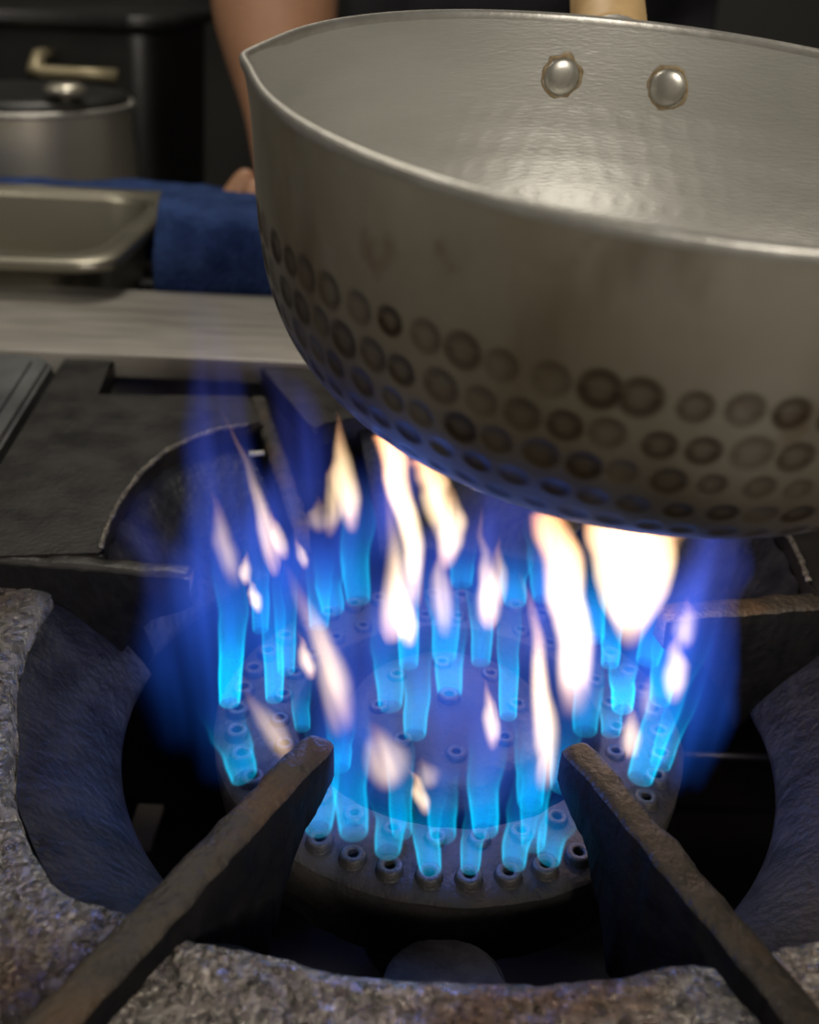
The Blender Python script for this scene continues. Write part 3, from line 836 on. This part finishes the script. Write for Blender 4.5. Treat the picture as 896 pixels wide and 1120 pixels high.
# base pixel, top pixel, half width px, strength, bend, label
jets = [
 (348,907, 350,770, 16, 1.0, .1, 'short blue gas flame right under the tip of the front left finger'),
 (387,911, 380,775, 17, 1.0, 0, 'wide blue gas flame, second from the left along the front of the ring'),
 (424,932, 425,800, 15, .9, .1, 'blue gas flame left of the frontmost one on the ring'),
 (440,912, 436,790, 12, .9, 0, 'thin blue flame on the inner nozzles beside the frontmost jets'),
 (471,951, 470,850, 13, 1.1, -.2, 'frontmost blue gas flame touching the ring edge, left one of two'),
 (485,915, 478,790, 15, .9, 0, 'blue gas flame behind the two frontmost jets'),
 (514,951, 520,880, 11, 1.0, .1, 'short frontmost blue gas flame, right one of two'),
 (531,909, 536,770, 15, 1.2, -.15, 'tall slender blue flame with a small white tip, front centre'),
 (562,945, 598,830, 14, 1.0, -.3, 'blue flame leaning right at the front of the ring'),
 (583,925, 590,800, 14, .9, 0, 'blue flame between the leaning front flame and the right finger'),
 (600,940, 640,850, 14, 1.0, -.3, 'blue flame leaning right, left of the front right finger'),
 (580,880, 583,760, 15, .9, 0, 'squared blue flame on the inner nozzles left of the right finger'),
 (614,862, 622,770, 13, .9, 0, 'blue flame just behind the tip of the front right finger'),
 (492,759, 490,610, 14, 1.2, 0, 'blue flame on the centre disc above the bare centre nozzle'),
 (556,784, 556,640, 10, 1.3, 0, 'narrow bright blue flame at the right of the centre disc'),
 (454,804, 452,660, 13, 1.1, .1, 'blue flame at the front left of the centre disc'),
 (427,773, 415,620, 14, 1.1, .1, 'blue flame at the left of the centre disc'),
 (447,728, 445,590, 11, 1.1, 0, 'blue flame at the back left of the centre disc'),
 (486,720, 484,580, 14, 1.0, 0, 'blue flame at the back of the centre disc'),
 (526,725, 526,590, 11, 1.1, 0, 'blue flame at the back right of the centre disc'),
 (251,769, 250,630, 12, 1.9, .2, 'brightest cyan flame at the far left of the ring'),
 (267,850, 215,740, 16, 1.1, .3, 'blue flame blown left at the lower left of the ring'),
 (300,765, 298,620, 10, 1.5, 0, 'narrow cyan flame on the left, second in from the edge'),
 (313,735, 312,610, 10, 1.1, 0, 'narrow blue flame right of the left cyan ones'),
 (331,797, 325,690, 9, .8, 0, 'small blue flame above the front left finger'),
 (285,690, 282,590, 9, .9, 0, 'thin blue flame at the left back of the ring'),
 (349,686, 350,590, 11, .9, 0, 'blue flame at the back left of the ring beside dark nozzles'),
 (364,669, 355,570, 13, 1.0, 0, 'squat blue flame at the back left of the ring'),
 (392,657, 388,545, 14, 1.0, 0, 'broad blue flame at the back left under the pan edge'),
 (372,840, 371,760, 12, .9, 0, 'blue flame tucked behind the tip of the front left finger'),
 (563,660, 566,580, 13, 1.1, 0, 'faint cyan flame at the back of the ring under the pan'),
 (596,655, 592,575, 14, .9, 0, 'broad blue flame at the back under the pan middle'),
 (505,640, 505,560, 12, .8, 0, 'dim blue flame at the very back of the ring'),
 (650,700, 648,580, 12, 1.2, 0, 'blue flame left of the big white flame at the back right'),
 (667,728, 672,640, 10, 1.4, 0, 'cyan flame under the big white flame'),
 (681,776, 680,665, 12, 2.2, 0, 'brightest cyan flame on the right of the ring'),
 (668,803, 670,750, 11, 1.1, 0, 'small cyan flame low on the right of the ring'),
 (708,725, 735,630, 13, 1.1, -.1, 'blue flame near the rear right finger tip'),
 (722,768, 745,650, 12, 1.2, -.2, 'blue flame in front of the rear right finger'),
 (700,852, 752,710, 15, 1.3, -.1, 'blue flame leaning out at the right edge of the ring'),
 (722,838, 775,690, 12, .9, -.1, 'outermost blue flame leaning right'),
 (640,800, 648,690, 14, .9, 0, 'faint blue flame above the tip of the front right finger'),
]
BASEW = []
for i, (bx, by, tx, ty, hw, s, bend, lab) in enumerate(jets):
    B = Z(bx, by, .004); T = Y(tx, ty, B.y+.004); T = B+(T-B)*(1.1+.3*math.sin(i*2.3))
    w = 1.5*hw*depth(B)/FPX
    S = 92*s*(.0045/w)
    mm = flame_mat('blue flame', S, J_PROF, J_BR, J_RAMP, bend, 1.2, 175*s**1.3*(.0045/w), J_SH, i*1.37, .35, wob=1.5)
    flame(B, T, w, J_PROF, mm, lab, 'blue jets over the burner', bend)

W_PROF = [(0,.35),(.2,.85),(.4,1),(.65,.7),(.85,.35),(1,.08)]
W_BR = [(0,0),(.12,.5),(.3,1),(.55,.9),(.8,.45),(1,0)]
W_RAMP = [(0,(1,.55,.42)), (.25,(1,.72,.48)), (.6,(1,.70,.40)), (1,(1,.40,.16))]
TOPW = [(0,.15),(.2,.48),(.45,.82),(.7,.95),(1,1.0)]
TOPB = [(0,0),(.15,.35),(.35,.9),(.7,1),(.95,1),(1,.8)]
MIDB = [(0,0),(.2,.6),(.45,1),(.7,.55),(.88,.2),(1,0)]
tongues = [
 # bx,by, tx,ty, halfw, strength, plane y, bend, kind, label
 (302,632, 242,440, 10, .8, .00, .5, 'low', 'long thin pinkish flame streak rising at the far left'),
 (374,806, 303,612, 17, .75, -.025, .7, 'mid', 'long pale flame streak curling above the front left finger'),
 (342,745, 325,690, 8, 1.1, -.02, 0, 'n', 'bright white fleck inside the long pale streak'),
 (258,645, 231,530, 12, .35, .01, 0, 'n', 'faint pale flame at the far left edge of the fire'),
 (313,614, 294,555, 8, .9, .03, 0, 'n', 'small cream flame near the left, upper of the little ones'),
 (335,624, 323,585, 6, .7, .035, 0, 'n', 'tiny cream flame right of the small upper left one'),
 (269,642, 268,600, 7, .8, .01, 0, 'n', 'tiny upright white flame at the left, beside the thin streak'),
 (284,672, 272,628, 7, 1.0, .0, 0, 'n', 'tiny white flame just below the long thin streak'),
 (386,585, 368,448, 13, 1.4, .05, 0, 'n', 'white flame with a forked orange foot left of the pan edge'),
 (360,590, 366,490, 10, .6, .05, .2, 'n', 'dim orange flame beside the forked white one'),
 (350,585, 346,540, 12, .30, .05, 0, 'n', 'pale tan puff of flame at the back left'),
 (428,705, 411,515, 17, 1.5, .0, .6, 'low', 'tall orange tipped flame left of centre'),
 (449,710, 434,622, 12, 1.8, .0, 0, 'n', 'short thick white flame left of centre'),
 (455,670, 424,475, 14, 2.6, .03, .4, 'top', 'tall white flame entering under the left of the pan'),
 (492,605, 466,500, 17, 1.9, .04, 0, 'top', 'broad white flame touching the pan left of centre'),
 (487,625, 490,515, 14, 1.3, .03, .3, 'n', 'twisted white flame in the middle below the pan'),
 (487,700, 478,580, 12, .6, .01, 0, 'n', 'faint cream flame above the back of the centre disc'),
 (535,690, 526,550, 13, 1.3, .02, .1, 'low', 'white flame with a pink top right of centre'),
 (547,665, 543,585, 10, .6, .02, 0, 'n', 'faint orange flame beside the pink topped one'),
 (595,865, 572,620, 13, 1.4, -.02, .5, 'mid', 'tall slender orange and white flame right of centre'),
 (628,785, 596,560, 19, 2.6, .0, .45, 'mid2', 'very bright tall white flame right of centre'),
 (688,712, 697,555, 38, 3.4, .0, 0, 'cone', 'widest blinding white flame under the right of the pan'),
 (718,650, 736,575, 14, .5, .0, 0, 'top', 'orange fringed flame at the right of the widest white one'),
 (736,772, 744,682, 13, 1.0, .0, 0, 'n', 'pale violet white flame at the right edge of the fire'),
 (748,712, 754,650, 13, .5, -.01, 0, 'n', 'dull tan flame in front of the rear right finger'),
 (689,835, 692,765, 11, .7, -.02, 0, 'n', 'small orange flame above the right finger'),
 (706,790, 712,730, 9, .22, -.02, 0, 'n', 'dim violet flame among the right blue jets'),
 (428,865, 402,785, 23, .60, -.055, .2, 'n', 'wide orange white flame in the front left of the fire'),
 (467,893, 446,838, 8, 1.0, -.06, .2, 'n', 'narrow white flame leaning above the frontmost jet'),
 (470,865, 462,825, 14, .3, -.05, 0, 'n', 'faint pale puff beside the narrow leaning flame'),
 (539,822, 529,740, 9, 1.0, -.045, .2, 'n', 'small cream tip on the slender front centre jet'),
 (318,838, 264,745, 13, .40, -.03, .2, 'n', 'pale pinkish flame leaning behind the front left finger'),
]
LOWB = [(0,0),(.10,.6),(.28,1),(.45,.75),(.65,.28),(.85,.15),(1,0)]
for i, (bx, by, tx, ty, hw, s, py, bend, kd, lab) in enumerate(tongues):
    B = Y(bx, by, py); T = Y(tx, ty, py+.004)
    # flame tops stay clear of the underside of the pan
    w = 1.35*hw*depth(B)/FPX
    prof, br, ramp, k = W_PROF, W_BR, W_RAMP, 1.7
    if kd == 'low': br = LOWB; prof = [(0,.25),(.2,1),(.4,.8),(.7,.4),(1,.12)]
    if kd == 'mid': br = MIDB; prof = [(0,.5),(.25,1),(.5,.75),(.75,.5),(1,.15)]
    if kd == 'mid2': br = [(0,0),(.12,.25),(.3,.9),(.6,1),(.9,.9),(1,.3)]; prof = [(0,.7),(.2,.9),(.5,.95),(.8,1),(1,.75)]
    if kd == 'top': prof, br = [(0,.3),(.3,.75),(.6,.85),(1,1)], TOPB
    if kd == 'cone': prof, br = TOPW, TOPB; k = 1.0
    S = 350*s*(.004/w)**.9
    mm = flame_mat('white flame', S, prof, br, ramp, bend, k, seed=i*2.1+40, nz=.35, wob=.7 if hw > 22 else 1.3)
    flame(B, T, w, prof, mm, lab, 'white and orange flame tongues', bend, squash=.8)

H_PROF = [(0,.8),(.25,1),(.5,.85),(.8,.5),(1,.28)]
H_BR = [(0,.1),(.15,.35),(.35,.75),(.55,1),(.75,.7),(.9,.3),(1,0)]
HR = [(0,(.01,.11,.62)), (.5,(.03,.09,.60)), (1,(.07,.08,.50))]
hazes = [
 (262,850, 203,310, 66, 5.4, -.005, .25, 1.6, 'tall faint blue veil of flame at the far left'),
 (215,815, 178,520, 66, 2.2, .01, 0, 1.8, 'dim blue glow spreading left below the tall veil'),
 (330,800, 285,380, 68, 5.2, .00, .1, 1.3, 'blue veil of flame just left of the pan'),
 (380,770, 390,420, 80, 6.5, .03, 0, 1.1, 'blue veil of flame under the left pan edge'),
 (490,800, 490,470, 100, 6.0, .02, 0, 1.1, 'deep blue veil of flame over the centre of the burner'),
 (610,820, 620,500, 95, 6.0, .01, 0, 1.1, 'deep blue veil of flame right of centre'),
 (715,850, 800,520, 74, 8.0, .00, -.1, 1.0, 'blue veil of flame at the right edge of the fire'),
 (385,915, 390,660, 80, 5.0, -.05, 0, 1.2, 'blue veil of flame above the front left of the ring'),
 (530,925, 545,640, 105, 4.4, -.05, 0, 1.2, 'blue veil of flame above the front of the ring'),
]
for i, (bx, by, tx, ty, hw, s, py, bend, k, lab) in enumerate(hazes):
    B = Y(bx, by, py) if by < 870 else Z(bx, by, .004)
    if B.z < .003: B = Z(bx, by, .003)
    T = Y(tx, ty, B.y+.01)
    w = hw*depth(B)/FPX
    prof = H_PROF
    mm = flame_mat('blue outer flame', 7*s*(.02/w), prof, H_BR, HR, bend, k, seed=i*5.3+90, nz=.8, nscale=(2.6,2.6,.8))
    flame(B, T, w, prof, mm, lab, 'blue outer flame veils', bend, squash=.7, name='flame_veil')

# ------------------------------------------------------------------ lights
def area(name, loc, tgt, size, power, col, sy=None):
    l = bpy.data.lights.new(name, 'AREA'); l.energy = power; l.color = col; l.size = size
    if sy: l.shape = 'RECTANGLE'; l.size_y = sy
    o = bpy.data.objects.new(name, l); COL.objects.link(o); o.location = loc
    o.rotation_euler = (Vector(tgt)-Vector(loc)).to_track_quat('-Z', 'Y').to_euler(); return o
area('key_light_front', (.62,-1.5,.95), (0,.1,0), .30, 19, (1,.93,.82))  # low unseen key lamp, set to throw the pan's shadow towards the ledge
area('ceiling_light_back', (-.35,1.1,1.7), (0,0,0), .5, 12, (1,.93,.80))
area('ceiling_light_side', (-1.3,-.3,1.5), (0,.1,.1), .5, 6, (1,.92,.80))
def pt_light(loc, power, col, r=.003):
    l = bpy.data.lights.new('flame_light', 'POINT'); l.energy = power; l.color = col; l.shadow_soft_size = r
    o = bpy.data.objects.new('flame_light', l); COL.objects.link(o); o.location = loc
for p in ((-.06,.0,.03), (.06,.0,.03), (0,.055,.03), (0,-.05,.028), (-.045,-.02,.05)):
    pt_light(p, .05, (.10,.22,1.))
pt_light((.07,-.0,.085), .10, (1,.8,.6)); pt_light((.0,.02,.075), .05, (1,.75,.5))
w = bpy.data.worlds.new('kitchen'); scene.world = w; w.use_nodes = True
bg = w.node_tree.nodes['Background']; bg.inputs[0].default_value = (1,.93,.82,1); bg.inputs[1].default_value = .10

scene.view_settings.view_transform = 'Standard'; scene.view_settings.look = 'None'
scene.view_settings.gamma = 1; scene.view_settings.use_curve_mapping = False; scene.view_settings.exposure = 0
scene.cycles.use_denoising = True
scene.cycles.sample_clamp_indirect = 2.0
scene.cycles.volume_max_steps = 128
scene.cycles.volume_step_rate = 1.5
